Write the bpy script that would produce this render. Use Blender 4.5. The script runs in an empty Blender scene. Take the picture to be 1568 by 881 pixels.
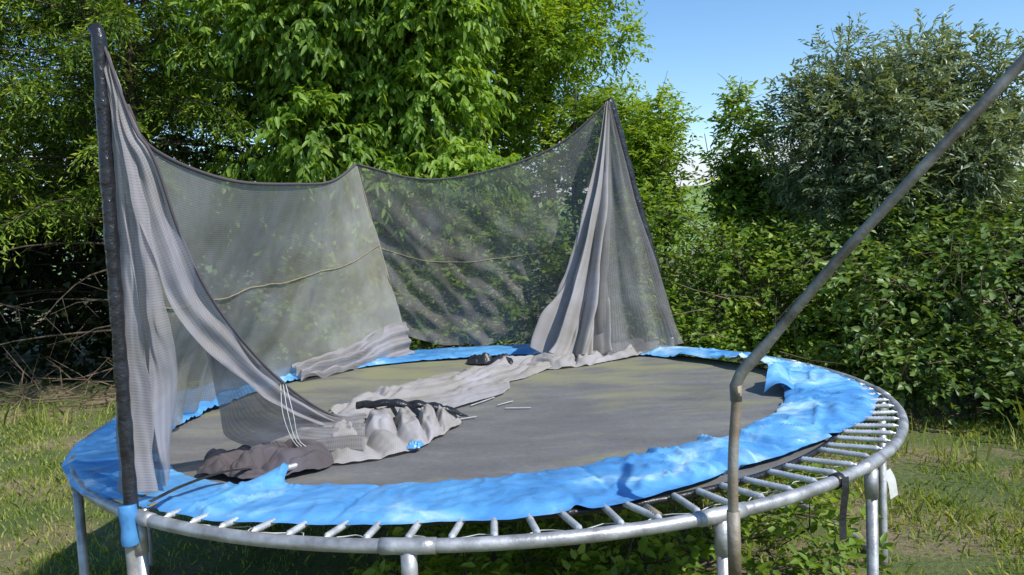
import bpy, math, random
import numpy as np
from mathutils import Vector, Matrix, noise as mn
rng=np.random.default_rng(7); random.seed(7)
scene=bpy.context.scene; COL=scene.collection

# ---------------------------------------------------------------- helpers
def link(o,parent=None):
    COL.objects.link(o)
    if parent: o.parent=parent
    return o
def empty(name): 
    e=bpy.data.objects.new(name,None); e.empty_display_size=0.1; return link(e)
def mesh_obj(name,verts,faces,mat=None,parent=None,smooth=True,uvs=None):
    me=bpy.data.meshes.new(name); me.from_pydata([tuple(v) for v in verts],[],faces); me.update()
    if smooth: me.polygons.foreach_set('use_smooth',[True]*len(me.polygons))
    if uvs is not None:
        uvl=me.uv_layers.new(name='UVMap'); li=np.empty(len(me.loops),np.int32); me.loops.foreach_get('vertex_index',li)
        uvl.data.foreach_set('uv',np.asarray(uvs,np.float32)[li].ravel())
    if mat: me.materials.append(mat)
    return link(bpy.data.objects.new(name,me),parent)
def fast_mesh(name,V,quads,var,mat,parent=None):
    me=bpy.data.meshes.new(name); V=np.asarray(V,np.float32); nq,k=quads.shape
    me.vertices.add(len(V)); me.vertices.foreach_set('co',V.ravel())
    me.loops.add(nq*k); me.loops.foreach_set('vertex_index',quads.astype(np.int32).ravel())
    me.polygons.add(nq); me.polygons.foreach_set('loop_start',np.arange(0,nq*k,k,dtype=np.int32))
    try: me.polygons.foreach_set('loop_total',np.full(nq,k,np.int32))
    except Exception: pass
    me.update(calc_edges=True)
    at=me.attributes.new('var','FLOAT','POINT'); at.data.foreach_set('value',np.asarray(var,np.float32))
    me.materials.append(mat)
    return link(bpy.data.objects.new(name,me),parent)
def nrm(a): return a/np.maximum(np.linalg.norm(a,axis=-1,keepdims=True),1e-9)
def catmull(pts,n):
    P=[np.array(p,float) for p in pts]
    if len(P)==2: return np.array([P[0]+(P[1]-P[0])*i/(n-1) for i in range(n)])
    P=[2*P[0]-P[1]]+P+[2*P[-1]-P[-2]]
    out=[]
    for i in range(1,len(P)-2):
        for j in range(24):
            t=j/24
            out.append(0.5*((2*P[i])+(-P[i-1]+P[i+1])*t+(2*P[i-1]-5*P[i]+4*P[i+1]-P[i+2])*t*t+(-P[i-1]+3*P[i]-3*P[i+1]+P[i+2])*t**3))
    out.append(P[-2]); out=np.array(out)
    d=np.r_[0,np.cumsum(np.linalg.norm(np.diff(out,axis=0),axis=1))]
    s=np.linspace(0,d[-1],n)
    return np.stack([np.interp(s,d,out[:,k]) for k in range(3)],-1)
class MB:
    def __init__(s): s.v=[];s.f=[]
    def tube(s,pts,rad,n=10,cap=True,flat=1.0):
        pts=[np.array(p,float) for p in pts]; m=len(pts)
        if np.isscalar(rad): rad=[rad]*m
        b=len(s.v); up=np.array([0,0,1.]); prev=None
        for i in range(m):
            t=pts[min(i+1,m-1)]-pts[max(i-1,0)]; t=t/max(np.linalg.norm(t),1e-9)
            if prev is None:
                a=np.array([1.,0,0]) if abs(t[2])>.9 else up
                x=np.cross(t,a)
            else: x=prev-t*(prev@t)
            x/=np.linalg.norm(x); prev=x; y=np.cross(t,x)
            for k in range(n):
                an=2*math.pi*k/n; s.v.append(pts[i]+rad[i]*(math.cos(an)*x+math.sin(an)*y*flat))
        for i in range(m-1):
            for k in range(n):
                k2=(k+1)%n; s.f.append((b+i*n+k,b+i*n+k2,b+(i+1)*n+k2,b+(i+1)*n+k))
        if cap: s.f.append(tuple(b+k for k in range(n))[::-1]); s.f.append(tuple(b+(m-1)*n+k for k in range(n)))
    def obj(s,name,mat,parent=None): return mesh_obj(name,s.v,s.f,mat,parent)

# ---------------------------------------------------------------- materials
def newmat(name):
    m=bpy.data.materials.new(name); m.use_nodes=True; nt=m.node_tree; nt.nodes.clear()
    o=nt.nodes.new('ShaderNodeOutputMaterial'); return m,nt,o
def N(nt,t,**k):
    n=nt.nodes.new(t)
    for a,b in k.items():
        if a in ('inp',):
            for x,y in b.items(): n.inputs[x].default_value=y
        else: setattr(n,a,b)
    return n
def ramp(nt,stops,src=None):
    r=nt.nodes.new('ShaderNodeValToRGB'); e=r.color_ramp.elements
    while len(e)<len(stops): e.new(0.5)
    for i,(p,c) in enumerate(stops): e[i].position=p; e[i].color=(*c,1)
    if src is not None: nt.links.new(src,r.inputs[0])
    return r
def noise_n(nt,scale,detail=4,coord='Object',rough=.55,dist=0):
    tc=nt.nodes.new('ShaderNodeTexCoord'); n=N(nt,'ShaderNodeTexNoise',inp={'Scale':scale,'Detail':detail,'Roughness':rough,'Distortion':dist})
    nt.links.new(tc.outputs[coord],n.inputs['Vector']); return n
def mat_basic(name,stops,scale=8,rough=.5,metal=0,bump=0,bscale=60,detail=5,rr=None):
    m,nt,o=newmat(name); p=nt.nodes.new('ShaderNodeBsdfPrincipled'); nt.links.new(p.outputs[0],o.inputs[0])
    n=noise_n(nt,scale,detail); r=ramp(nt,stops,n.outputs['Fac']); nt.links.new(r.outputs[0],p.inputs['Base Color'])
    p.inputs['Roughness'].default_value=rough; p.inputs['Metallic'].default_value=metal
    if rr:
        mr=N(nt,'ShaderNodeMapRange',inp={'From Min':.3,'From Max':.7,'To Min':rr[0],'To Max':rr[1]}); nt.links.new(n.outputs['Fac'],mr.inputs[0]); nt.links.new(mr.outputs[0],p.inputs['Roughness'])
    if bump:
        b=N(nt,'ShaderNodeBump',inp={'Strength':bump,'Distance':.01}); n2=noise_n(nt,bscale,4); nt.links.new(n2.outputs['Fac'],b.inputs['Height']); nt.links.new(b.outputs[0],p.inputs['Normal'])
    return m
def mat_leaf(name,dark,mid,light,trans=.35,rough=.45,spec=.4):
    m,nt,o=newmat(name)
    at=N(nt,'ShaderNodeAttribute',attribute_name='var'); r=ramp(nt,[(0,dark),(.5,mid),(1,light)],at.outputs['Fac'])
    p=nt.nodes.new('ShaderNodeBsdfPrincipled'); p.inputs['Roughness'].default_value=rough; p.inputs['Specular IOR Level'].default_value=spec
    nt.links.new(r.outputs[0],p.inputs['Base Color'])
    t=nt.nodes.new('ShaderNodeBsdfTranslucent'); mx=N(nt,'ShaderNodeMix',data_type='RGBA',blend_type='MULTIPLY'); mx.inputs[0].default_value=1
    nt.links.new(r.outputs[0],mx.inputs[6]); mx.inputs[7].default_value=(1.8,1.6,.5,1); nt.links.new(mx.outputs[2],t.inputs[0])
    ms=nt.nodes.new('ShaderNodeMixShader'); ms.inputs[0].default_value=trans
    nt.links.new(p.outputs[0],ms.inputs[1]); nt.links.new(t.outputs[0],ms.inputs[2]); nt.links.new(ms.outputs[0],o.inputs[0]); return m
def mat_net(name,col,cov,amp,period=.009,trans=.25,dirt=.12):
    m,nt,o=newmat(name)
    uv=nt.nodes.new('ShaderNodeUVMap'); sp=nt.nodes.new('ShaderNodeSeparateXYZ'); nt.links.new(uv.outputs[0],sp.inputs[0])
    def M(op,a,b=None,c=None):
        n=N(nt,'ShaderNodeMath',operation=op)
        for i,x in enumerate((a,b,c)):
            if x is None: continue
            if isinstance(x,(int,float)): n.inputs[i].default_value=x
            else: nt.links.new(x,n.inputs[i])
        return n.outputs[0]
    w=2*math.pi/period
    s1=M('SINE',M('MULTIPLY',M('ADD',sp.outputs[0],sp.outputs[1]),w*.7)); s2=M('SINE',M('MULTIPLY',M('SUBTRACT',sp.outputs[0],sp.outputs[1]),w*.7))
    pat=M('MULTIPLY',s1,s2)
    nz=N(nt,'ShaderNodeTexNoise',inp={'Scale':5,'Detail':5,'Roughness':.6}); nt.links.new(uv.outputs[0],nz.inputs['Vector'])
    nf=M('SUBTRACT',nz.outputs['Fac'],.5)
    nz2=N(nt,'ShaderNodeTexNoise',inp={'Scale':2.2,'Detail':6,'Roughness':.65}); nt.links.new(uv.outputs[0],nz2.inputs['Vector'])
    c2=tuple(x*.72 for x in col)
    r=ramp(nt,[(.35,(c2[0]*1.05,c2[1]*1.0,c2[2]*.82)),(.6,col)],nz2.outputs['Fac'])
    wv=ramp(nt,[(0,(.78,.78,.78)),(.5,(1,1,1))],M('MULTIPLY_ADD',pat,.5,.5))
    mx=N(nt,'ShaderNodeMix',data_type='RGBA',blend_type='MULTIPLY'); mx.inputs[0].default_value=.7; nt.links.new(r.outputs[0],mx.inputs[6]); nt.links.new(wv.outputs[0],mx.inputs[7]); rc=mx.outputs[2]
    d=nt.nodes.new('ShaderNodeBsdfDiffuse'); nt.links.new(rc,d.inputs[0]); t=nt.nodes.new('ShaderNodeBsdfTranslucent'); nt.links.new(rc,t.inputs[0])
    b=N(nt,'ShaderNodeBump',inp={'Strength':.2,'Distance':.003}); nz3=N(nt,'ShaderNodeTexNoise',inp={'Scale':38,'Detail':4}); nt.links.new(uv.outputs[0],nz3.inputs['Vector']); nt.links.new(nz3.outputs['Fac'],b.inputs['Height']); nt.links.new(b.outputs[0],d.inputs['Normal'])
    ms=nt.nodes.new('ShaderNodeMixShader'); ms.inputs[0].default_value=trans; nt.links.new(d.outputs[0],ms.inputs[1]); nt.links.new(t.outputs[0],ms.inputs[2])
    if cov>=1: nt.links.new(ms.outputs[0],o.inputs[0]); return m
    fac=M('ADD',M('MULTIPLY_ADD',pat,amp,cov),M('MULTIPLY',nf,dirt*4))
    cl=N(nt,'ShaderNodeClamp',inp={'Min':.05,'Max':1.0}); nt.links.new(fac,cl.inputs[0])
    tr=nt.nodes.new('ShaderNodeBsdfTransparent'); m2=nt.nodes.new('ShaderNodeMixShader'); nt.links.new(cl.outputs[0],m2.inputs[0]); nt.links.new(tr.outputs[0],m2.inputs[1]); nt.links.new(ms.outputs[0],m2.inputs[2])
    nt.links.new(m2.outputs[0],o.inputs[0]); return m

M_steel=mat_basic('galvanised_steel',[(.3,(.28,.27,.26)),(.55,(.46,.46,.46)),(.75,(.6,.6,.6))],scale=14,rough=.42,metal=.55,bump=.15,bscale=90,rr=(.35,.6))
M_oldsteel=mat_basic('weathered_steel',[(.3,(.10,.085,.06)),(.5,(.2,.19,.165)),(.7,(.32,.31,.27))],scale=10,rough=.45,metal=.35,bump=.2,rr=(.35,.6))
M_rust=mat_basic('rusty_steel',[(.3,(.13,.09,.055)),(.5,(.24,.19,.13)),(.7,(.3,.28,.24))],scale=9,rough=.6,metal=.25,bump=.3)
M_spring=mat_basic('spring_steel',[(.3,(.5,.49,.47)),(.6,(.8,.8,.79))],scale=20,rough=.38,metal=.45)
M_black=mat_basic('black_foam_sleeve',[(.3,(.008,.008,.01)),(.7,(.03,.03,.035))],scale=16,rough=.28,bump=1.0,bscale=26)
M_blackcloth=mat_basic('black_vinyl',[(.3,(.01,.01,.011)),(.7,(.035,.034,.036))],scale=12,rough=.35,bump=.5,bscale=40)
M_bark=mat_basic('bark',[(.3,(.03,.022,.015)),(.7,(.11,.085,.06))],scale=12,rough=.9,bump=.8,bscale=40)
M_dead=mat_basic('dead_wood',[(.3,(.06,.04,.025)),(.7,(.22,.17,.11))],scale=8,rough=.9)
M_white=mat_basic('white_tape',[(.3,(.5,.5,.47)),(.7,(.7,.7,.68))],scale=20,rough=.7)
M_cord=mat_basic('yellowed_cord',[(.3,(.24,.2,.11)),(.7,(.38,.32,.20))],scale=20,rough=.9)

def mat_pad():
    m,nt,o=newmat('blue_vinyl'); p=nt.nodes.new('ShaderNodeBsdfPrincipled'); nt.links.new(p.outputs[0],o.inputs[0])
    n=noise_n(nt,2.4,7,rough=.6,dist=.9)
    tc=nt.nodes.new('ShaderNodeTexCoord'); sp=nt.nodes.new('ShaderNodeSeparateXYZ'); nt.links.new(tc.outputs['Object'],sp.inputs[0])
    mr0=N(nt,'ShaderNodeMapRange',inp={'From Min':.3,'From Max':1.6,'To Min':-.01,'To Max':.055}); nt.links.new(sp.outputs[0],mr0.inputs[0])  # paler towards +X: sun-faded vinyl, plus specular sheen painted into the colour
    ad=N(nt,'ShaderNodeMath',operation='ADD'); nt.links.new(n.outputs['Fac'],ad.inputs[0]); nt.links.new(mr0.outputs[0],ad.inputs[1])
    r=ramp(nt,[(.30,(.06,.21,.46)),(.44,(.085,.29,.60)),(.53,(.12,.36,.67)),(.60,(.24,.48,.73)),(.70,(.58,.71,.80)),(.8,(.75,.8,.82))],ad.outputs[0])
    n2=noise_n(nt,13,9,rough=.72); r2=ramp(nt,[(.30,(.40,.40,.36)),(.43,(1,1,1))],n2.outputs['Fac'])
    mx=N(nt,'ShaderNodeMix',data_type='RGBA',blend_type='MULTIPLY'); mx.inputs[0].default_value=.6
    nt.links.new(r.outputs[0],mx.inputs[6]); nt.links.new(r2.outputs[0],mx.inputs[7]); nt.links.new(mx.outputs[2],p.inputs['Base Color'])
    mr=N(nt,'ShaderNodeMapRange',inp={'From Min':.3,'From Max':.7,'To Min':.28,'To Max':.5}); nt.links.new(n2.outputs['Fac'],mr.inputs[0]); nt.links.new(mr.outputs[0],p.inputs['Roughness'])
    b=N(nt,'ShaderNodeBump',inp={'Strength':.35,'Distance':.012})
    vo=N(nt,'ShaderNodeTexNoise',inp={'Scale':4,'Detail':3,'Roughness':.45,'Distortion':1.8}); 
    nt.links.new(tc.outputs['Object'],vo.inputs['Vector']); nt.links.new(vo.outputs['Fac'],b.inputs['Height'])
    b.inputs['Distance'].default_value=.03
    nt.links.new(b.outputs[0],p.inputs['Normal'])
    return m
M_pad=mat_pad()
def mat_mat():
    m,nt,o=newmat('woven_mat'); p=nt.nodes.new('ShaderNodeBsdfPrincipled'); nt.links.new(p.outputs[0],o.inputs[0])
    tc=nt.nodes.new('ShaderNodeTexCoord'); mp=nt.nodes.new('ShaderNodeMapping'); mp.inputs['Scale'].default_value=(.8,2.0,1); nt.links.new(tc.outputs['Object'],mp.inputs[0])
    n=N(nt,'ShaderNodeTexNoise',inp={'Scale':2.2,'Detail':8,'Roughness':.66}); nt.links.new(mp.outputs[0],n.inputs['Vector'])
    r=ramp(nt,[(.3,(.13,.123,.12)),(.5,(.17,.163,.157)),(.62,(.21,.203,.185)),(.78,(.28,.27,.21))],n.outputs['Fac'])
    n2=noise_n(nt,45,8,rough=.75); r2=ramp(nt,[(.3,(.72,.72,.72)),(.6,(1,1,1)),(.75,(1.45,1.45,1.4))],n2.outputs['Fac'])
    mx=N(nt,'ShaderNodeMix',data_type='RGBA',blend_type='MULTIPLY'); mx.inputs[0].default_value=.85
    nt.links.new(r.outputs[0],mx.inputs[6]); nt.links.new(r2.outputs[0],mx.inputs[7])
    sp=nt.nodes.new('ShaderNodeSeparateXYZ'); nt.links.new(tc.outputs['Object'],sp.inputs[0])
    mr=N(nt,'ShaderNodeMapRange',inp={'From Min':3.6,'From Max':5.0,'To Min':-.06,'To Max':.14}); nt.links.new(sp.outputs[1],mr.inputs[0])
    n4=N(nt,'ShaderNodeTexNoise',inp={'Scale':2.0,'Detail':8,'Roughness':.65,'Distortion':.6}); nt.links.new(mp.outputs[0],n4.inputs['Vector'])
    ad=N(nt,'ShaderNodeMath',operation='ADD'); nt.links.new(n4.outputs['Fac'],ad.inputs[0]); nt.links.new(mr.outputs[0],ad.inputs[1])
    r4=ramp(nt,[(.5,(0,0,0)),(.72,(.75,.75,.75))],ad.outputs[0])
    m3=N(nt,'ShaderNodeMix',data_type='RGBA'); nt.links.new(r4.outputs[0],m3.inputs[0]); nt.links.new(mx.outputs[2],m3.inputs[6]); m3.inputs[7].default_value=(.27,.26,.12,1)
    nt.links.new(m3.outputs[2],p.inputs['Base Color']); p.inputs['Roughness'].default_value=.7
    return m
M_mat=mat_mat()
M_netA=mat_net('net_mesh_near',(.46,.44,.48),.83,.12,period=.014)
M_netB=mat_net('net_mesh_left',(.44,.44,.41),.68,.12,period=.014)
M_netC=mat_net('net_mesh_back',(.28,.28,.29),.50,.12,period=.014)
M_netD=mat_net('net_mesh_folded',(.44,.42,.43),.97,.04,trans=.15,period=.014,dirt=.02)
M_netE=mat_net('net_cloth_dark',(.13,.115,.13),1.0,.0,trans=.05)
M_netF=mat_net('net_mesh_drape',(.32,.31,.33),.74,.14,period=.013)
M_netG=mat_net('net_mesh_sheer',(.30,.30,.31),.60,.12,period=.014)

# ---------------------------------------------------------------- camera
p_,r_=0.0684,-0.0468
fw=Vector((0,math.cos(p_),-math.sin(p_))); r0=Vector((1,0,0)); u0=Vector((0,math.sin(p_),math.cos(p_)))
rt=math.cos(r_)*r0+math.sin(r_)*u0; upv=-math.sin(r_)*r0+math.cos(r_)*u0
cd=bpy.data.cameras.new('camera'); cam=bpy.data.objects.new('camera',cd); link(cam); cd.sensor_width=36; cd.lens=28.01; cd.clip_end=2000; cd.clip_start=.05
R=Matrix((rt,upv,-fw)).transposed().to_4x4(); cam.matrix_world=Matrix.Translation((0,0,1.7385))@R; scene.camera=cam

# ---------------------------------------------------------------- light
S=Vector((.74,-.62,1.0)).normalized()
sd=bpy.data.lights.new('sun','SUN'); sd.energy=5.0; sd.angle=math.radians(.55); sd.color=(1,.96,.89)
so=link(bpy.data.objects.new('sun',sd)); so.rotation_euler=S.to_track_quat('Z','Y').to_euler(); so.location=(6,-3,8)
w=bpy.data.worlds.new('World'); scene.world=w; w.use_nodes=True; nt=w.node_tree; nt.nodes.clear()
o=nt.nodes.new('ShaderNodeOutputWorld'); bg=nt.nodes.new('ShaderNodeBackground'); bg.inputs[1].default_value=.15; nt.links.new(bg.outputs[0],o.inputs[0])
sk=nt.nodes.new('ShaderNodeTexSky'); sk.sky_type='NISHITA'; sk.sun_disc=False; sk.sun_elevation=math.asin(S.z); sk.sun_rotation=math.atan2(S.x,S.y); sk.air_density=1.0; sk.dust_density=.1; sk.ozone_density=2.0
tc=nt.nodes.new('ShaderNodeTexCoord'); mp=nt.nodes.new('ShaderNodeMapping'); mp.inputs['Scale'].default_value=(1,1,3.2); nt.links.new(tc.outputs['Generated'],mp.inputs[0])
nz=N(nt,'ShaderNodeTexNoise',inp={'Scale':3.3,'Detail':7,'Roughness':.6}); nt.links.new(mp.outputs[0],nz.inputs['Vector'])
sp=nt.nodes.new('ShaderNodeSeparateXYZ'); nt.links.new(tc.outputs['Generated'],sp.inputs[0])
mr=N(nt,'ShaderNodeMapRange',inp={'From Min':.05,'From Max':.2,'To Min':.22,'To Max':-.25}); nt.links.new(sp.outputs[2],mr.inputs[0])
ad=N(nt,'ShaderNodeMath',operation='ADD'); nt.links.new(nz.outputs['Fac'],ad.inputs[0]); nt.links.new(mr.outputs[0],ad.inputs[1])
cr=ramp(nt,[(.48,(0,0,0)),(.72,(.9,.9,.9))],ad.outputs[0])
hs=N(nt,'ShaderNodeHueSaturation',inp={'Saturation':1.2,'Value':1.28}); nt.links.new(sk.outputs[0],hs.inputs['Color'])
mx=N(nt,'ShaderNodeMix',data_type='RGBA'); nt.links.new(cr.outputs[0],mx.inputs[0]); nt.links.new(hs.outputs[0],mx.inputs[6]); mx.inputs[7].default_value=(6.0,6.2,6.5,1)
nt.links.new(mx.outputs[2],bg.inputs[0])
scene.view_settings.view_transform='Standard'; scene.view_settings.look='None'; scene.view_settings.exposure=0

# ---------------------------------------------------------------- ground
def mat_ground():
    m,nt,o=newmat('grass_soil'); p=nt.nodes.new('ShaderNodeBsdfPrincipled'); nt.links.new(p.outputs[0],o.inputs[0]); p.inputs['Roughness'].default_value=.95
    n=noise_n(nt,1.1,6); r=ramp(nt,[(.35,(.10,.15,.03)),(.48,(.16,.19,.055)),(.56,(.28,.23,.12)),(.68,(.40,.31,.20))],n.outputs['Fac'])
    n2=noise_n(nt,30,6,rough=.7); r2=ramp(nt,[(.3,(.45,.45,.45)),(.6,(1,1,1))],n2.outputs['Fac'])
    mx=N(nt,'ShaderNodeMix',data_type='RGBA',blend_type='MULTIPLY'); mx.inputs[0].default_value=1
    nt.links.new(r.outputs[0],mx.inputs[6]); nt.links.new(r2.outputs[0],mx.inputs[7]); nt.links.new(mx.outputs[2],p.inputs['Base Color'])
    b=N(nt,'ShaderNodeBump',inp={'Strength':.8,'Distance':.04}); nt.links.new(n2.outputs['Fac'],b.inputs['Height']); nt.links.new(b.outputs[0],p.inputs['Normal'])
    return m
M_ground=mat_ground()
mesh_obj('ground',[(-400,-100,0),(400,-100,0),(400,700,0),(-400,700,0)],[(0,1,2,3)],M_ground,smooth=False)
hv=[];hf=[];nx,ny=60,24
for j in range(ny):
    for i in range(nx):
        x=-120+i*5; y=45+j*6; s=max(0,min(1,(y-45)/70)); s=s*s*(3-2*s)
        hv.append((x,y,-.3+s*(7.0+.012*x+1.2*mn.noise(Vector((x*.03,y*.02,0))))))
for j in range(ny-1):
    for i in range(nx-1): a=j*nx+i; hf.append((a,a+1,a+1+nx,a+nx))
mesh_obj('hill',hv,hf,mat_basic('hill_pasture',[(.3,(.13,.22,.05)),(.7,(.24,.33,.1))],scale=.15,rough=.9))

def grass(name,regions,mat,patch=True):
    Ps=[];Hs=[]
    for (x0,x1,y0,y1,dens,h) in regions:
        n=int((x1-x0)*(y1-y0)*dens); x=rng.uniform(x0,x1,n);y=rng.uniform(y0,y1,n)
        k=np.sin(x*2.3+1)*np.sin(y*1.9+.4)+.6*np.sin(x*5.1+y*3.3)+.4*np.sin(x*9-y*7)
        keep=rng.random(n)<np.clip(.55+.42*k,.04,1); x=x[keep];y=y[keep];k=k[keep]
        Ps.append(np.stack([x,y,np.zeros_like(x)],-1)); Hs.append(h*rng.uniform(.4,1.3,len(x))*(1+.25*k))
    P=np.concatenate(Ps);H=np.concatenate(Hs);n=len(P)
    a=rng.uniform(0,2*np.pi,n); w=rng.uniform(.0025,.005,n)*(.6+P[:,1]*.14); lean=rng.uniform(.2,1.1,n)*H*(1 if patch else .6); b=rng.uniform(0,2*np.pi,n)
    sx=np.stack([np.cos(a)*w,np.sin(a)*w,0*a],-1); L=np.stack([np.cos(b)*lean,np.sin(b)*lean,0*b],-1); U=np.stack([0*H,0*H,H],-1)
    V=np.stack([P-sx,P+sx,P+.55*U+.3*L+sx*.7,P+U*.95+L, P+.55*U+.3*L-sx*.7],1).reshape(-1,3)
    q=np.arange(n)[:,None]*5+np.array([[0,1,2,3,4]])
    var=np.repeat(np.clip(rng.normal(.5,.25,n)+.14*np.sin(P[:,0]*1.7)*np.cos(P[:,1]*1.3),0,1),5)
    fast_mesh(name,V,q,var,mat)
M_grass=mat_leaf('grass_blade',(.13,.19,.03),(.25,.33,.06),(.48,.45,.18),trans=.4,rough=.6,spec=.25)
grass('lawn_grass',[(-8,-1.2,3.2,9.2,1300,.040),(-1.2,1.2,1.6,6,800,.06),(1.2,6,2.5,6.6,2300,.05)],M_grass)
grass('tall_grass',[(2.2,5.5,5.2,5.9,200,.34),(-7,-3.5,7.9,8.5,120,.25),(1.3,2.6,4.8,6.0,70,.26)],M_grass,patch=False)

# ---------------------------------------------------------------- foliage
def leafmesh(name,P,D,Nm,L,W,var,mat,parent=None,fold=.3,droop=.15,simple=False):
    D=nrm(D); s=nrm(np.cross(D,Nm)); Nn=np.cross(s,D); n=len(P); L=L[:,None];W=W[:,None]
    if simple:
        V=np.stack([P,P+D*L*.45+s*W*.5,P+D*L,P+D*L*.45-s*W*.5],1).reshape(-1,3)
        q=np.arange(n)[:,None]*4+np.arange(4)[None]; return fast_mesh(name,V,q,np.repeat(var,4),mat,parent)
    V=np.stack([P,P+D*L*.32+s*W*.5+Nn*fold*W*.5,P+D*L*.7+s*W*.36+Nn*(fold*W*.3-droop*L*.4),P+D*L-Nn*droop*L,P+D*L*.7-s*W*.36+Nn*(fold*W*.3-droop*L*.4),P+D*L*.32-s*W*.5+Nn*fold*W*.5],1).reshape(-1,3)
    b=np.arange(n)[:,None]*6; q=np.concatenate([b+np.array([[0,1,2,3]]),b+np.array([[0,3,4,5]])],0)
    return fast_mesh(name,V,q,np.repeat(var,6),mat,parent)
def twigs(starts,dirs,tl,k,leafL,leafW,fwd=.6,side=.8,grav=.25,droop=.25,varbase=None,upn=1.0):
    n=len(starts); t=(np.arange(k)+.6)/k; T=np.tile(t,n); S_=np.repeat(starts,k,0); Dd=np.repeat(nrm(dirs),k,0); TL=np.repeat(tl,k)[:,None]
    P=S_+Dd*TL*T[:,None]; P[:,2]-=(droop*TL[:,0]*T**2)
    sd=nrm(np.cross(np.repeat(nrm(dirs+rng.normal(0,.3,(n,3))),k,0),np.array([0,0,1.])+rng.normal(0,.35,(n*k,3))))
    sg=np.where((np.tile(np.arange(k),n)%2)==0,1,-1)[:,None]
    D=Dd*fwd+sd*sg*side+rng.normal(0,.22,(n*k,3)); D[:,2]-=grav
    Nm=np.array([0,0,1.])*upn+rng.normal(0,.45,(n*k,3))+Dd*.35
    L=leafL*rng.uniform(.6,1.2,n*k); W=leafW*rng.uniform(.7,1.2,n*k)
    vb=np.repeat(varbase if varbase is not None else rng.uniform(.3,.7,n),k)
    return P,D,Nm,L,W,np.clip(vb+rng.normal(0,.16,n*k),0,1)
def clump_twigs(clumps,dens,shell=.55,upbias=.25):
    S_=[];D_=[];V_=[]
    for c in clumps:
        c=np.array(c); n=max(6,int(dens*(c[3]*c[4]+c[3]*c[5]+c[4]*c[5])/3*12.6))
        d=nrm(rng.normal(0,1,(n,3))); rr=(shell+(1-shell)*rng.random(n)**.6)
        S_.append(c[:3]+d*rr[:,None]*c[3:]*.92); dd=d+rng.normal(0,.35,(n,3)); dd[:,2]+=upbias; D_.append(dd)
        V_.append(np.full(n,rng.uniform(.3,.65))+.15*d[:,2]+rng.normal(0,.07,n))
    return np.concatenate(S_),np.concatenate(D_),np.clip(np.concatenate(V_),0,1)
def crown(center,rad,n,cr,shape=1.0):
    out=[]
    for i in range(n):
        d=nrm(rng.normal(0,1,3)); r=rng.random()**.42
        c=np.array(center)+d*r*np.array(rad)*.86
        q=cr*rng.uniform(.6,1.35); out.append((*c,q*rng.uniform(.85,1.3),q*rng.uniform(.85,1.2),q*rng.uniform(.6,1.0)))
    return out
def limbs(base,clumps,r0,nstem=1,mat=M_bark,parent=None,name='trunk',twig=.006):
    mb=MB(); base=np.array(base,float); top=np.mean([c[:3] for c in clumps],0); top[2]=np.percentile([c[2] for c in clumps],80)
    stems=[]
    for s in range(nstem):
        e=top+rng.normal(0,.25,3)*(nstem>1)*np.array([1.6,1,.5]); mid=(base+e)/2+rng.normal(0,.12,3)
        pts=catmull([base+rng.normal(0,.05,3)*np.array([1,1,0]),mid,e],14); mb.tube(pts,list(np.linspace(r0,r0*.25,14)),8); stems.append(pts)
    for c in clumps:
        c=np.array(c[:3]); st=stems[rng.integers(nstem)]
        cand=[p for p in st if p[2]<c[2]-.1] or [st[0]]
        a=min(cand,key=lambda p:np.linalg.norm(p-c)); m=(a+c)/2+rng.normal(0,.06,3)+np.array([0,0,.05])
        L=np.linalg.norm(c-a); mb.tube(catmull([a,m,c],6),list(np.linspace(max(twig,min(r0*.45,.012*L+.004)),twig*.6,6)),5,cap=False)
        for k in range(4):
            e=c+nrm(rng.normal(0,1,3)+np.array([0,0,.4]))*rng.uniform(.15,.4); mb.tube([c,(c+e)/2+rng.normal(0,.02,3),e],[twig*.7,twig*.5,twig*.3],4,cap=False)
    return mb.obj(name,mat,parent)
def broadleaf(name,base,clumps,dens,leafL,leafW,mat,tl=(.18,.34),k=9,r0=.07,nstem=1,shell=.5,grav=.25,upbias=.25,fwd=.6,side=.8,droop=.25,simple=False,extra=None):
    e=empty(name); limbs(base,clumps,r0,nstem,parent=e)
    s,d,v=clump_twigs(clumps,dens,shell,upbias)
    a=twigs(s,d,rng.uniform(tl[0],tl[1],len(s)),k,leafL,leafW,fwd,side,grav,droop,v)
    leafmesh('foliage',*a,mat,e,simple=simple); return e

M_lf_walnut=mat_leaf('leaf_bright',(.07,.14,.015),(.20,.34,.045),(.38,.52,.10),trans=.45)
M_lf_ash=mat_leaf('leaf_yellowgreen',(.10,.18,.015),(.24,.37,.04),(.42,.52,.09),trans=.45)
M_lf_willow=mat_leaf('leaf_greygreen',(.07,.10,.05),(.19,.25,.13),(.40,.46,.32),trans=.28,rough=.35,spec=.6)
M_lf_bush=mat_leaf('leaf_hedge',(.025,.055,.010),(.11,.19,.035),(.28,.38,.11),trans=.3,rough=.42,spec=.45)
M_lf_mid=mat_leaf('leaf_mid',(.045,.09,.012),(.17,.28,.035),(.35,.45,.09),trans=.42)
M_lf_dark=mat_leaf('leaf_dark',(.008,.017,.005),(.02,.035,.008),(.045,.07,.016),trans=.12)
M_needle=mat_leaf('spruce_needle',(.02,.045,.006),(.12,.21,.022),(.36,.45,.06),trans=.3,rough=.6,spec=.2)

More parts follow.
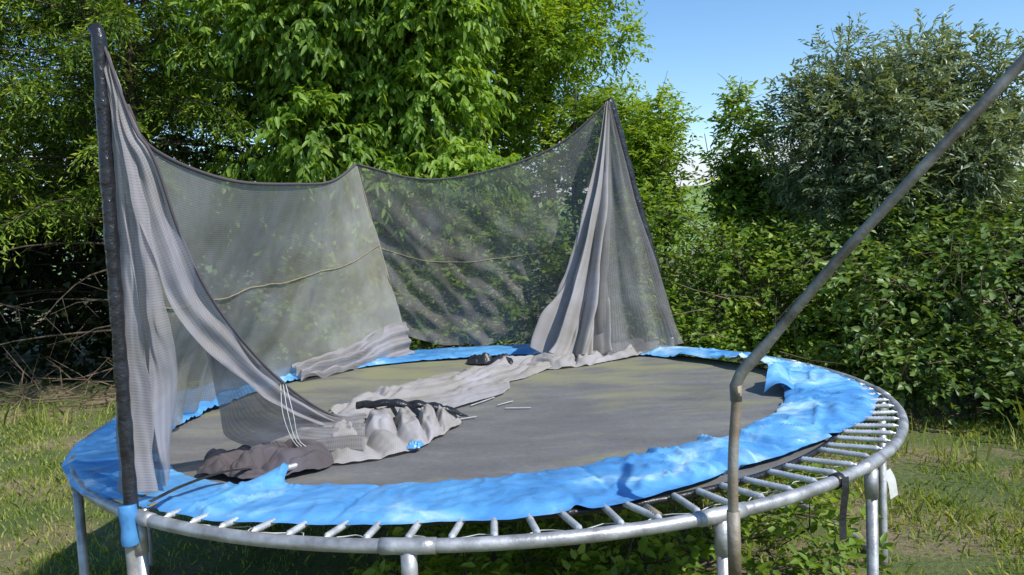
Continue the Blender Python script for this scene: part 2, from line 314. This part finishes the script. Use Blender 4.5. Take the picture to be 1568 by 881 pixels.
broadleaf('walnut_tree',(-1.7,10.2,0),crown((-1.6,9.7,3.9),(2.0,1.2,2.7),80,.5),30,.13,.052,M_lf_walnut,tl=(.2,.4),k=9,r0=.12,grav=.75,droop=.5,fwd=.5,side=.6)
broadleaf('ash_tree',(.75,11.4,0),crown((.72,11.2,4.5),(1.15,1.0,2.7),58,.36),40,.09,.036,M_lf_ash,tl=(.2,.36),k=9,r0=.09,grav=.3)
broadleaf('alder_tree',(-.1,12.6,0),crown((-.2,12.3,3.0),(1.2,.8,1.9),26,.4),30,.09,.05,M_lf_mid,tl=(.2,.3),k=8,r0=.07,simple=True)
broadleaf('young_ash_tree',(1.55,9.2,0),crown((1.62,9.1,2.35),(.5,.45,1.2),32,.22),80,.07,.028,M_lf_ash,tl=(.14,.28),k=9,r0=.03,nstem=3,upbias=.8,shell=.3)
broadleaf('young_ash_tree',(1.1,9.4,0),crown((1.15,9.5,2.3),(.5,.45,1.15),28,.24),65,.07,.03,M_lf_mid,tl=(.14,.28),k=9,r0=.03,nstem=2,upbias=.8,shell=.3)
broadleaf('sapling_tree',(2.55,8.6,0),crown((2.5,8.6,2.32),(.32,.3,1.02),26,.16),80,.085,.038,M_lf_mid,tl=(.12,.26),k=7,r0=.014,nstem=4,upbias=.9,shell=.2)
broadleaf('sapling_tree',(3.0,8.9,0),crown((3.0,8.8,1.7),(.45,.4,.85),20,.18),65,.08,.036,M_lf_mid,tl=(.12,.24),k=7,r0=.014,nstem=3,upbias=.7,shell=.2)
broadleaf('willow_tree',(3.8,7.9,0),crown((3.85,7.7,2.42),(1.22,.85,1.24),95,.26),80,.072,.022,M_lf_willow,tl=(.14,.28),k=10,r0=.035,nstem=3,upbias=.5,shell=.35,fwd=.8,side=.6)
cl=[]
for i in range(105):
    x=rng.uniform(.9,3.5); y=6.7+rng.uniform(0,1.3); top=1.9-.12*(x-1)+rng.uniform(-.35,.15); z=rng.uniform(.2,top); cl.append((x,y+.25*z,z,.28,.25,.22))
broadleaf('hawthorn_bush',(2.2,7.6,0),cl,42,.065,.036,M_lf_mid,tl=(.14,.38),k=7,r0=.016,nstem=8,upbias=.5,shell=.35)
cl=[]
for i in range(125):
    x=rng.uniform(2.6,6.5); y=5.85+.10*(x-2.7)+rng.uniform(0,1.5); top=1.5+.22*(x-3)+rng.uniform(-.4,.15); z=rng.uniform(.12,max(.5,min(2.3,top))); cl.append((x,y+.25*z,z,.29,.26,.22))
broadleaf('privet_bush',(4.2,6.9,0),cl,44,.075,.045,M_lf_bush,tl=(.14,.40),k=7,r0=.016,nstem=9,upbias=.45,shell=.35)
cl=[]
for i in range(70):
    x=rng.uniform(-2.6,1.3); y=7.9+rng.uniform(0,1.2); z=rng.uniform(.2,2.1-.25*abs(x+.4)); cl.append((x,y+.2*z,z,.34,.28,.26))
broadleaf('elder_bush',(-.4,8.4,0),cl,30,.085,.045,M_lf_mid,tl=(.16,.32),k=7,r0=.02,nstem=5,upbias=.4,simple=True)
cl=[]
for i in range(34):
    x=rng.uniform(-.6,1.5); y=rng.uniform(2.6,4.6); cl.append((x,y,rng.uniform(.08,.42),.2,.2,.16))
broadleaf('nettle_plant',(.4,3.4,0),cl,45,.06,.034,M_lf_mid,tl=(.12,.25),k=7,r0=.006,nstem=8,upbias=.6)
e=empty('background_trees')
cl=[]
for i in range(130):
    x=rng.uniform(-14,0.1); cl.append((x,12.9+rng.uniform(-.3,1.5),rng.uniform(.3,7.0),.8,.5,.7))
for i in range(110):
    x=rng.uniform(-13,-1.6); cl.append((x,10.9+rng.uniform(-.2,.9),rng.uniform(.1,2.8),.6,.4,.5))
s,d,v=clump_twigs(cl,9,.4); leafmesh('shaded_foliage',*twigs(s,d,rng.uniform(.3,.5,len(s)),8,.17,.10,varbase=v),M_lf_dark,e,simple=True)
cl=[]
for i in range(130):
    x=rng.uniform(-.5,14); top=2.3+(-.45 if 1.9<x<3.8 else .2); cl.append((x,9.9+rng.uniform(-.2,1.2),rng.uniform(.1,top-.3),.5,.4,.4))
s,d,v=clump_twigs(cl,15,.4); leafmesh('hedge_foliage',*twigs(s,d,rng.uniform(.2,.4,len(s)),8,.10,.055,varbase=v),M_lf_bush,e,simple=True)

def spruce(x0,y0,H,zlow,name='spruce_tree',Lmax=2.3):
    e=empty(name); mb=MB(); zz=np.linspace(0,H,12); mb.tube([(x0+.04*math.sin(z),y0,z) for z in zz],list(np.linspace(.13,.02,12)),9)
    S_=[];D_=[];TL=[];V_=[]
    z=.9
    while z<min(H,6.8):
        for b in range(8):
            a=rng.uniform(0,2*np.pi)
            if math.sin(a)>.4 and rng.random()<.7: continue
            L=min(Lmax,(H-z)*.42+.25)*rng.uniform(.55,1.15); zs=z+rng.uniform(-.12,.12); live=zs>zlow+rng.uniform(-.15,.3)
            if not live and rng.random()<.55: continue
            n=int(L/.09)+2
            t=np.linspace(.02,1,n); r=L*t; px=x0+np.cos(a)*r; py=y0+np.sin(a)*r; pz=zs+.12*r-.16*r**2/1.5+.05*np.sin(t*5+a)
            pts=np.stack([px,py,pz],-1)
            mb.tube(pts[::4] if n>8 else pts,list(np.linspace(.016,.003,len(pts[::4] if n>8 else pts))),4,cap=False)
            f=np.array([np.cos(a),np.sin(a),-.15]); sdv=np.array([-np.sin(a),np.cos(a),0])
            if not live:
                for i in range(3,n,4):
                    ed=pts[i]+f*.15+sdv*rng.uniform(-.4,.4)+np.array([0,0,rng.uniform(-.35,0)]); mb.tube([pts[i],(pts[i]+ed)/2,ed],[.004,.003,.0015],3,cap=False)
                continue
            vb=rng.uniform(.2,.6)
            for i in range(2,n):
                if t[i]<.25: continue
                for sg in (-1,1,0,2):
                    if rng.random()<.2: continue
                    if sg==2: dd=f*.5+sdv*rng.normal(0,.5)+np.array([0,0,.45]); tl=rng.uniform(.08,.18)
                    elif sg==0: dd=f*.5+sdv*rng.normal(0,.3)+np.array([0,0,-.9]); tl=rng.uniform(.14,.36)
                    else: dd=f*.7+sdv*sg*.9+np.array([0,0,-.34]); tl=rng.uniform(.18,.46)*(1.15-.45*t[i])
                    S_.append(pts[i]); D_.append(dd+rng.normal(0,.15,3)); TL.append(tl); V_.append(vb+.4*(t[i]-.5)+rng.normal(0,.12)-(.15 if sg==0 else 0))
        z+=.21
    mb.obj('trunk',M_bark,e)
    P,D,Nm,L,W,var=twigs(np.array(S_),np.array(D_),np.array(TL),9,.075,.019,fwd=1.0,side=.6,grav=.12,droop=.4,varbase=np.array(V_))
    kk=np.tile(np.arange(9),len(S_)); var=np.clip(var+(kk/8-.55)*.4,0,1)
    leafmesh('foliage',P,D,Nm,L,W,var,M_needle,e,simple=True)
spruce(-4.4,9.6,9,2.2); spruce(-6.6,9.0,9,2.1); spruce(-2.9,10.9,9,1.9,Lmax=2.0); spruce(-5.6,11.3,9,2.3)
mb=MB()
for i in range(80):
    b=np.array([rng.uniform(-6.6,-4.0),rng.uniform(8.5,9.8),rng.uniform(0,.3)]); d=nrm(np.array([rng.normal(0,1),rng.normal(0,.4),rng.uniform(-.2,1.0)])); L=rng.uniform(.3,1.0)
    mb.tube([b,b+d*L*.5+rng.normal(0,.05,3),b+d*L+rng.normal(0,.08,3)],[.009,.006,.002],4,cap=False)
mb.obj('brush_pile',M_dead)
mb=MB()
for i in range(44):
    b=np.array([rng.uniform(1.2,4.6),rng.uniform(5.8,6.6),rng.uniform(.4,1.3)]); d=nrm(np.array([rng.normal(0,.8),rng.normal(0,.3)-.3,rng.uniform(-.1,1.2)])); L=rng.uniform(.2,.7)
    mb.tube([b,b+d*L*.5+rng.normal(0,.03,3),b+d*L+rng.normal(0,.05,3)],[.005,.004,.0015],4,cap=False)
mb.obj('dead_branches',M_dead)

# ---------------------------------------------------------------- trampoline
CX,CY,RZ,RR=-.125,4.062,.88,1.9
def pol(a,r,z): a=math.radians(a); return np.array([CX+r*math.cos(a),CY+r*math.sin(a),z])
T=empty('trampoline')
mb=MB(); n=180
pts=[pol(360*i/n,RR,RZ) for i in range(n+1)]; mb.tube(pts,.0205,12,cap=False)
for a in (-45,-68,-96,-126,-155,176,146,111,81,51,22,-8):
    mb.tube([pol(a+d,RR,RZ) for d in (-2.4,-1.2,0,1.2,2.4)],.0235,12)
mb.obj('frame_ring',M_steel,T)
mb=MB(); legs=(-45,-68,-96,-126,-155,176,146,111,81,51,22,-8)
for i,a in enumerate(legs): mb.tube([pol(a,RR,RZ-.01),pol(a,RR,.06),pol(a,RR-.0,.035)],.0195,12); mb.tube([pol(a,RR,RZ-.02),pol(a,RR,RZ-.12)],.0235,12)
for i in range(0,12,2):
    a,b=legs[i],legs[i+1]
    if b>a: b-=360
    mb.tube([pol(a+(b-a)*k/8,RR,.03) for k in range(9)],.0195,10)
mb.obj('legs',M_steel,T)
mb=MB(); ns=96
for i in range(ns):
    a=360*i/ns+1.3; m=30; ja=rng.normal(0,.5)
    P=[];Rd=[]
    for k in range(m):
        t=k/(m-1); r=1.885-t*.20; P.append(pol(a+ja*t,r,RZ+.012-.010*t)); Rd.append(.0035 if (k<2 or k>m-3) else (.0115 if k%2 else .0088))
    mb.tube(P,Rd,8)
mb.obj('springs',M_spring,T)
mb=MB()
for i in (57,61,62,95,76): mb.tube([pol(360*i/ns+1.3,1.86,RZ+.014),pol(360*i/ns+1.3,1.78,RZ+.013)],[.0125,.0125],9)
mb.obj('rusty_springs',M_rust,T)
V=[];F_=[];na,nr=144,26
for j in range(nr):
    r=1.672*j/(nr-1)
    for i in range(na):
        z=.872-.035*(1-(r/1.672)**2)+.004*mn.noise(Vector((r*math.cos(i/na*6.283)*3,r*math.sin(i/na*6.283)*3,0))); V.append(pol(360*i/na,max(r,.001),z))
for j in range(nr-1):
    for i in range(na): F_.append((j*na+i,j*na+(i+1)%na,(j+1)*na+(i+1)%na,(j+1)*na+i))
mesh_obj('jumping_mat',V,F_,M_mat,T)
mb=MB(); mb.tube([pol(360*i/144,1.674,.868) for i in range(145)],.012,6,cap=False); mb.obj('mat_hem',M_blackcloth,T)
mb=MB()
for (x0,y0,x1,y1) in ((-.28,3.82,-.20,3.86),(-.24,4.12,-.12,4.30),(-.06,4.02,.07,4.00),(-.10,4.10,-.02,4.18)):
    mb.v+= [np.array((x0,y0,.848)),np.array((x1,y1,.848)),np.array((x1-.006,y1+.012,.848)),np.array((x0-.006,y0+.012,.848))]; b=len(mb.v); mb.f.append((b-4,b-3,b-2,b-1))
mb.obj('worn_marks',M_white,T)
# pad
ai=[-170,-150,-132,-120,-104,-84,-59,-36,-10,12,49,96,123,139,173,190]; ri=[1.55,1.60,1.58,1.49,1.38,1.29,1.24,1.32,1.44,1.56,1.57,1.50,1.58,1.56,1.48,1.55]
ao=[-170,-160,-140,-132,-124,-111,-99,-88,-79,-70,-59,-44,-28,-11,20,51,90,135,166,190]; ro=[1.93,1.94,1.93,1.90,1.86,1.81,1.77,1.75,1.73,1.69,1.62,1.64,1.74,1.86,1.87,1.9,1.92,1.94,1.93,1.93]
V=[];F_=[];na,nr=1200,30
def g(a,c,w): d=(a-c+180)%360-180; return math.exp(-(d/w)**2)
for i in range(na):
    a=-170+360*i/na; nz=lambda s,o=0:mn.noise(Vector((math.cos(math.radians(a))*s,math.sin(math.radians(a))*s,o)))
    a_i=np.interp(a,ai,ri)+.018*nz(7,1)+.006*nz(25,2); a_o=np.interp(a,ao,ro)+.02*nz(8,4)+.007*nz(30,5)
    a_i-=.09*g(a,-121,1.3)+.05*g(a,3,2.2)-.05*g(a,16,4)
    a_o-=.05*g(a,-80,.8)+.05*g(a,-57,1)+.04*g(a,-36,.8)
    wk=.22+.9*g(a,-50,24)+.9*g(a,5,34)+.3*g(a,-118,6)+.5*g(a,180,50)
    for j in range(nr):
        s=j/(nr-1); r=a_i+(a_o-a_i)*s; x,y=r*math.cos(math.radians(a)),r*math.sin(math.radians(a))
        prof=min(1,s/.05)*min(1,(1-s)/.05); prof=math.sqrt(max(prof,0))
        w1=mn.noise(Vector((x*5,y*5,3.3))); wv=mn.noise_vector(Vector((x*3,y*3,1))); w2=1-abs(mn.noise(Vector((x*6+wv.x*2,y*6+wv.y*2,8)))*4.0); w3=mn.noise(Vector((math.cos(math.radians(a))*36,math.sin(math.radians(a))*36,s*1.2)))
        z=.896+.008*prof+wk*(.018*w1+.022*max(0,w2)**2+.012*w3*(.3+s))
        if r<1.66 and s<.3: z-=.016*(1-s/.3)
        z-=.032*max(0,(s-.85)/.15)**1.5*(1+.6*w3)
        z+=.06*g(a,5,3.0)*(1-s)**1.5+.06*g(a,24,9)*(1-s)**2+.05*g(a,-121,1.6)*(1-s)**2+.03*g(a,38,4)*(1-s)**2
        z-=.008*g(a,-75,.4)+.008*g(a,-105,.4)+.008*g(a,-15,.4)+.008*g(a,-45,.4)
        lim=.862 if r<1.6 else .893
        if r>1.86: lim=.902-max(0,r-1.9)*.6
        V.append(np.array([CX+x,CY+y,max(z,lim)]))
for i in range(na):
    for j in range(nr-1): a=i*nr+j; b=((i+1)%na)*nr+j; F_.append((a,a+1,b+1,b))
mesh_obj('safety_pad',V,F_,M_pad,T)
def grid_sheet(name,A,B,nu,nv,mat,parent,disp):
    A=catmull(A,nu);B=catmull(B,nu);V=[]
    for i in range(nu):
        for j in range(nv): v=j/(nv-1); V.append(A[i]*(1-v)+B[i]*v+np.array(disp(i/(nu-1),v)))
    F_=[(i*nv+j,i*nv+j+1,(i+1)*nv+j+1,(i+1)*nv+j) for i in range(nu-1) for j in range(nv-1)]
    return mesh_obj(name,V,F_,mat,parent)
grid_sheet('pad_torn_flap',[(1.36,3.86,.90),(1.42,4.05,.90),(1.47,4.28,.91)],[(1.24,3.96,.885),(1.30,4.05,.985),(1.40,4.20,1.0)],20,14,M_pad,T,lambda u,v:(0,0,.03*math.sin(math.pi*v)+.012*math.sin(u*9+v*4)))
def strip(name,pts,w,mat,parent,wd=(0,0,1)):
    P=catmull(pts,20); V=[];F_=[]; wd=np.array(wd,float)
    for p in P: V+= [p-wd*w/2,p+wd*w/2]
    for i in range(len(P)-1): F_.append((2*i,2*i+1,2*i+3,2*i+2))
    return mesh_obj(name,V,F_,mat,parent)
strip('hanging_strap',[pol(-52.5,1.93,.90),pol(-52.7,1.935,.86),pol(-53,1.93,.78),pol(-53.3,1.935,.70)],.03,M_blackcloth,T,wd=(.9,.3,0))
mb=MB(); mb.tube([pol(-52.5+d,1.9,.88) for d in (-.5,0,.5)],.026,12); mb.obj('strap_loop',M_blackcloth,T)
strip('pad_strap',[(-1.19,2.50,.935),(-1.13,2.60,.95),(-1.05,2.74,.95),(-1.00,2.92,.91)],.03,M_blackcloth,T,wd=(.7,-.6,0))
strip('paper_tag',[pol(-43.6,1.935,.85),pol(-43.0,1.945,.81),pol(-42.7,1.95,.75)],.045,M_white,T,wd=(.8,.45,.2))
mb=MB()
for a0 in range(-118,-50,6):
    mb.tube(catmull([pol(a0,1.87,.885),pol(a0+2,1.80,.86),pol(a0+4,1.78,.862),pol(a0+6,1.87,.885)],8),.002,4)
mb.obj('pad_ties',M_white,T)

# ---------------------------------------------------------------- poles
def pole(name,pts,parts):
    e=empty(name)
    for nm,pp,rad,mat in parts:
        mb=MB(); 
        P=catmull(pp,60); rr=rad if not callable(rad) else [rad(i/59) for i in range(60)]
        mb.tube(P,rr,14); mb.obj(nm,mat,e)
    return e
wob=lambda r:(lambda t:r*(1+.06*math.sin(t*47)+.05*math.sin(t*113)))
pole('net_pole',None,[('foam_sleeve',[(-1.265,2.53,.90),(-1.262,2.53,1.35),(-1.255,2.525,1.9),(-1.245,2.52,2.3),(-1.242,2.52,2.40),(-1.255,2.52,2.435)],wob(.0215),M_black),
  ('blue_sleeve',[(-1.265,2.505,.925),(-1.262,2.50,.86),(-1.262,2.505,.80)],lambda t:.027+.002*math.sin(t*9),M_pad),('tube',[(-1.27,2.515,.9),(-1.262,2.52,.1)],.019,M_steel)])
pole('net_pole',None,[('foam_sleeve',[(1.11,5.62,.95),(1.00,5.62,1.5),(.87,5.61,2.05),(.76,5.60,2.52),(.725,5.60,2.63)],wob(.034),M_black),('tube',[(1.11,5.60,.95),(1.11,5.60,.3)],.019,M_steel)])
pole('net_pole',None,[('tube',[(-.80,5.93,.3),(-.82,5.93,.95),(-.95,5.93,1.6),(-1.10,5.92,2.30)],.007,M_black)])
e=empty('bent_net_pole'); mb=MB()
P=catmull([(.592,2.19,.05),(.592,2.19,.60),(.592,2.19,.95),(.600,2.20,1.10),(.617,2.22,1.22),(.622,2.225,1.285)],30); mb.tube(P,[.0145]*30,14)
mb.obj('lower_tube',M_rust,e); mb=MB()
P=catmull([(.618,2.222,1.235),(.625,2.225,1.30),(.70,2.19,1.40),(.86,2.09,1.63),(1.03,1.99,1.85),(1.23,1.90,2.09),(1.55,1.75,2.50)],40); mb.tube(P,[.0165 if i<5 else .0138 for i in range(40)],14)
mb.obj('upper_tube',M_oldsteel,e)
mb=MB(); mb.tube([(.592,2.19,.93),(.592,2.19,.72)],.0185,14); mb.obj('socket',M_rust,e)

# ---------------------------------------------------------------- net
NET=empty('safety_net')
def loft(name,top,bot,nu,nv,mat,disp=None,mid=None):
    A=catmull(top,nu);B=catmull(bot,nu); Mi=catmull(mid,nu) if mid is not None else None
    G=np.zeros((nu,nv,3))
    for j in range(nv):
        v=j/(nv-1)
        if Mi is None: G[:,j]=A*(1-v)+B*v
        else: G[:,j]=A*(1-v)*(1-2*v)+Mi*4*v*(1-v)+B*v*(2*v-1)
    du=np.gradient(G,axis=0);dv=np.gradient(G,axis=1); nn=nrm(np.cross(du,dv))
    lu=np.linalg.norm(np.diff(G[:,nv//2],axis=0),axis=1).sum(); lv=np.linalg.norm(np.diff(G[nu//2],axis=0),axis=1).sum()
    uv=[];V=[]
    for i in range(nu):
        for j in range(nv):
            u,v=i/(nu-1),j/(nv-1); d=disp(u,v) if disp else 0
            V.append(G[i,j]+nn[i,j]*d); uv.append((u*lu,v*lv))
    F_=[(i*nv+j,i*nv+j+1,(i+1)*nv+j+1,(i+1)*nv+j) for i in range(nu-1) for j in range(nv-1)]
    o=mesh_obj(name,V,F_,mat,NET,uvs=uv); return o,np.array(V).reshape(nu,nv,3)
nz=lambda x,y,z=0:mn.noise(Vector((x,y,z)))
topL=[(-1.25,2.56,2.40),(-1.245,2.68,2.22),(-1.24,2.84,2.09),(-1.19,3.44,2.02),(-1.13,4.25,2.05),(-1.11,5.1,2.12),(-1.10,5.9,2.295)]
botL=[(-1.36,2.8,.93),(-1.50,3.2,.91),(-1.66,3.9,.91),(-1.66,4.5,.91),(-1.42,5.05,.91),(-1.05,5.55,.95),(-.80,5.83,1.02)]
oL,GL=loft('left_panel',topL,botL,140,60,M_netB,lambda u,v:.05*nz(u*6,v*3)*v+.03*nz(u*22,v*2,5)*v*(.4+v)+.02*math.sin(u*70+v*3+3*nz(u*5,v))*max(0,v-.7)*3+.016*nz(u*30,v*6,2)*v)
topB=[(-1.10,5.9,2.295),(-.60,5.82,2.155),(-.115,5.73,2.19),(.35,5.64,2.33),(.72,5.57,2.60)]
botB=[(-.80,5.83,1.02),(-.5,5.9,.93),(.06,5.9,.92),(.5,5.80,.92),(.95,5.60,.93)]
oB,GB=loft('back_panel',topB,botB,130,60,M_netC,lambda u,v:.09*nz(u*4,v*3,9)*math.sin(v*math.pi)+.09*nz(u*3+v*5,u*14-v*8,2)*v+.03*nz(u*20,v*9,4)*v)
mb=MB()
mb.tube(catmull(topL[1:],60),.008,6); mb.tube(catmull(topB,60),.008,6); mb.obj('top_hem',M_netE,NET)
mb=MB(); mb.tube([GL[i,28]+[0.004,-.004,.008*math.sin(i*.2)] for i in range(18,140,2)],.0032,5); mb.tube([GB[i,29]-[0,.004,0] for i in range(0,90,2)],.0026,5); mb.tube(GB[0,::3],.003,5); mb.obj('seam_cord',M_cord,NET)
loft('gathered_hem',[(-1.42,5.02,.97),(-1.12,5.46,1.03),(-.90,5.72,1.12),(-.78,5.78,1.13)],[(-1.32,4.92,.89),(-1.02,5.36,.89),(-.84,5.60,.89),(-.74,5.70,.90)],90,36,M_netA,lambda u,v:.026*math.sin(v*17+u*7+2*nz(u*3,v))*(.4+v)+.03*nz(u*9,v*5,1))
loft('near_panel',[(-1.255,2.53,2.38),(-1.235,2.525,2.39),(-1.215,2.52,2.33)],[(-1.27,2.56,.95),(-1.30,2.70,.915),(-1.20,2.74,1.0)],80,70,M_netA,
   lambda u,v:(.010+.05*v)*math.sin(u*12+v*2.2+1.5*nz(u*2,v*3))+.03*nz(u*7,v*5,3)*v+.010*nz(u*14,v*14,1),mid=[(-1.245,2.53,1.65),(-1.19,2.56,1.65),(-1.115,2.52,1.63)])
tD=[(-1.235,2.53,2.39),(-1.145,2.50,2.12),(-1.09,2.50,2.02),(-1.06,2.60,1.76),(-1.006,2.75,1.505),(-.927,3.1,1.206),(-.80,3.42,.985),(-.71,3.65,.93)]
lD=[(-1.24,2.54,2.33),(-1.15,2.53,1.95),(-1.12,2.62,1.72),(-1.09,2.75,1.52),(-1.09,2.80,1.38),(-1.12,2.95,1.16),(-1.14,3.20,.93),(-.62,3.16,.91)]
loft('front_panel',tD,lD,120,50,M_netF,lambda u,v:.014*math.sin(v*16+u*4)*u+.04*nz(u*7,v*4,6)*v)
mD=[(-1.245,2.52,2.35),(-1.185,2.50,1.98),(-1.13,2.50,1.74),(-1.105,2.60,1.52),(-1.03,2.74,1.34),(-.955,3.0,1.15),(-.86,3.32,.98),(-.76,3.6,.91)]
loft('front_panel_hem',[p+np.array([0,-.012,.004]) for p in map(np.array,tD)],mD,140,26,M_netA,lambda u,v:.014*math.sin(v*11+2*nz(u*4,0))*min(1,u*3)+.02*nz(u*11,v*3,4))
mb=MB(); hp=catmull([p+np.array([.004,-.014,0]) for p in map(np.array,tD)],60); mb.tube(hp,.005,6); mb.obj('hem_rope',M_netE,NET)
tR=[(.70,5.55,2.60),(.715,5.54,2.61),(.73,5.55,2.60)]
loft('folded_drape',tR,[(.14,5.50,.93),(.22,5.30,.91),(.40,5.22,.91),(.62,5.30,.91)],180,90,M_netD,
   lambda u,v:(.006+.06*v**.8)*math.sin(u*24+2.0*nz(u*2,v*2.2,5)+1.2*math.sin(v*3))+.02*v*math.sin(u*55+4*nz(u*2,v*2,3))+.07*nz(u*6,v*4,2)*v+.04*nz(u*12,v*9,8)*v*v,mid=[(.47,5.52,1.70),(.53,5.44,1.68),(.60,5.42,1.68),(.66,5.50,1.70)])
loft('right_drape',tR,[(.55,5.34,.91),(.75,5.28,.91),(.95,5.36,.91),(1.16,5.54,.91)],100,70,M_netG,
   lambda u,v:(.005+.035*v)*math.sin(u*15+2+math.sin(v*2)+1.5*nz(u*2,v*2))+.04*nz(u*6,v*4,12)*v,mid=[(.62,5.46,1.72),(.74,5.44,1.70),(.86,5.47,1.70),(.93,5.54,1.70)])
def heap(name,a,b,h,mat,nu=120,nv=90,fu=4,fv=4,seed=0,rough=1.0,env=None,warp=.7):
    A=catmull(a,nu);B=catmull(b,nu); V=[];uv=[]
    for i in range(nu):
        for j in range(nv):
            u,v=i/(nu-1),j/(nv-1); p=A[i]*(1-v)+B[i]*v
            ed=(math.sin(math.pi*v)**.5)*(min(1,6*u)*min(1,6*(1-u)))**.5
            wv=mn.noise_vector(Vector((p[0]*3.5,p[1]*3.5,seed+.5)))
            q=Vector((u*fu+warp*wv.x,v*fv+warp*wv.y,seed)); wv2=mn.noise_vector(Vector((p[0]*9,p[1]*9,seed)))
            rd=min(1,abs(mn.noise(q))*2.8); rd2=min(1,abs(mn.noise(q*2.4+wv2*.5))*2.4); rd3=mn.noise(Vector((p[0]*28,p[1]*28,seed)))
            e_=env(u,v) if env else 1
            z=h*e_*(.08+(.2+.8*ed)*(.62*rd+.22*rd2*rough)+.12*ed)+.004*rd3
            off=np.array([wv.x,wv.y,0])*.05*rough+np.array([wv2.x,wv2.y,0])*.018
            V.append(np.array([p[0],p[1],p[2]])+off+np.array([0,0,max(z,.004)])); uv.append((u*1.2,v*.7))
    F_=[(i*nv+j,i*nv+j+1,(i+1)*nv+j+1,(i+1)*nv+j) for i in range(nu-1) for j in range(nv-1)]
    return mesh_obj(name,V,F_,mat,NET,uvs=uv)
Z=.848
heap('fallen_net_long',[(.30,5.15,Z),(.02,4.80,Z),(-.12,4.38,Z),(-.36,4.02,Z),(-.66,3.80,Z)],[(.15,5.45,Z),(-.16,5.24,Z),(-.52,4.90,Z),(-.84,4.45,Z),(-.98,4.05,Z)],.10,M_netD,fu=5,fv=4,seed=1,env=lambda u,v:.22+1.1*max(0,(v-.5)/.5)*(.4+.6*u)+1.0*math.exp(-(u/.14)**2)+.3*math.exp(-((1-u)/.15)**2))
heap('fallen_net_corner',[(.05,5.15,Z),(.3,5.05,Z),(.6,5.2,Z),(.95,5.32,.88)],[(.05,5.5,Z),(.3,5.6,Z),(.7,5.6,.88),(1.05,5.6,.9)],.09,M_netD,fu=5,fv=2.5,seed=6,warp=1.3)
heap('fallen_net_front',[(-.92,3.10,Z),(-.66,3.08,Z),(-.45,3.25,Z),(-.29,3.72,Z)],[(-1.00,3.72,Z),(-.80,3.84,Z),(-.6,3.84,Z),(-.30,3.80,Z)],.15,M_netD,fu=6,fv=2.2,seed=9,rough=.8,env=lambda u,v:.5+.5*v)
heap('fallen_skirt',[(-1.22,2.96,.875),(-1.0,2.84,.88),(-.86,2.90,.87),(-.72,3.08,Z)],[(-1.28,3.28,.87),(-1.05,3.36,Z),(-.9,3.30,Z),(-.75,3.20,Z)],.09,M_netE,fu=3.2,fv=3,seed=15,warp=1.3)
heap('black_sleeve_back',[(-.32,5.34,.86),(-.2,5.28,.86),(-.02,5.24,.86)],[(-.34,5.46,.86),(-.18,5.42,.86),(.0,5.36,.86)],.08,M_blackcloth,nu=50,nv=24,fu=2.5,fv=1.5,seed=22)
mb=MB(); P=catmull([(-.76,3.72,.96),(-.62,3.70,.97),(-.48,3.70,.955),(-.36,3.72,.93),(-.24,3.76,.875)],60)
P=[p+np.array([0,.012*nz(i*.13,1),.010*nz(i*.17,4)]) for i,p in enumerate(P)]; mb.tube(P,[.029*(1+.25*nz(i*.21,7))*(1 if i<46 else max(.2,1-.06*(i-46))) for i in range(60)],12,flat=.6); mb.obj('black_sleeve_end',M_black,NET)
heap('blue_scrap',[(-.47,3.24,.865),(-.42,3.24,.865)],[(-.46,3.28,.865),(-.40,3.28,.865)],.03,M_pad,nu=16,nv=16,seed=2)
mb=MB(); mb.tube([(-.88,2.86,.915),(-.76,3.16,.875)],.012,10); mb.obj('loose_rod',M_steel,NET)
mb=MB()
for k in range(3): mb.tube(catmull([(-.92+.01*k,3.08,1.19),(-.91+.02*k,3.05,1.08),(-.88+.012*k,3.06,.97),(-.84+.02*k,3.08,.92)],14),.0014,4)
mb.obj('white_cord',M_white,NET)
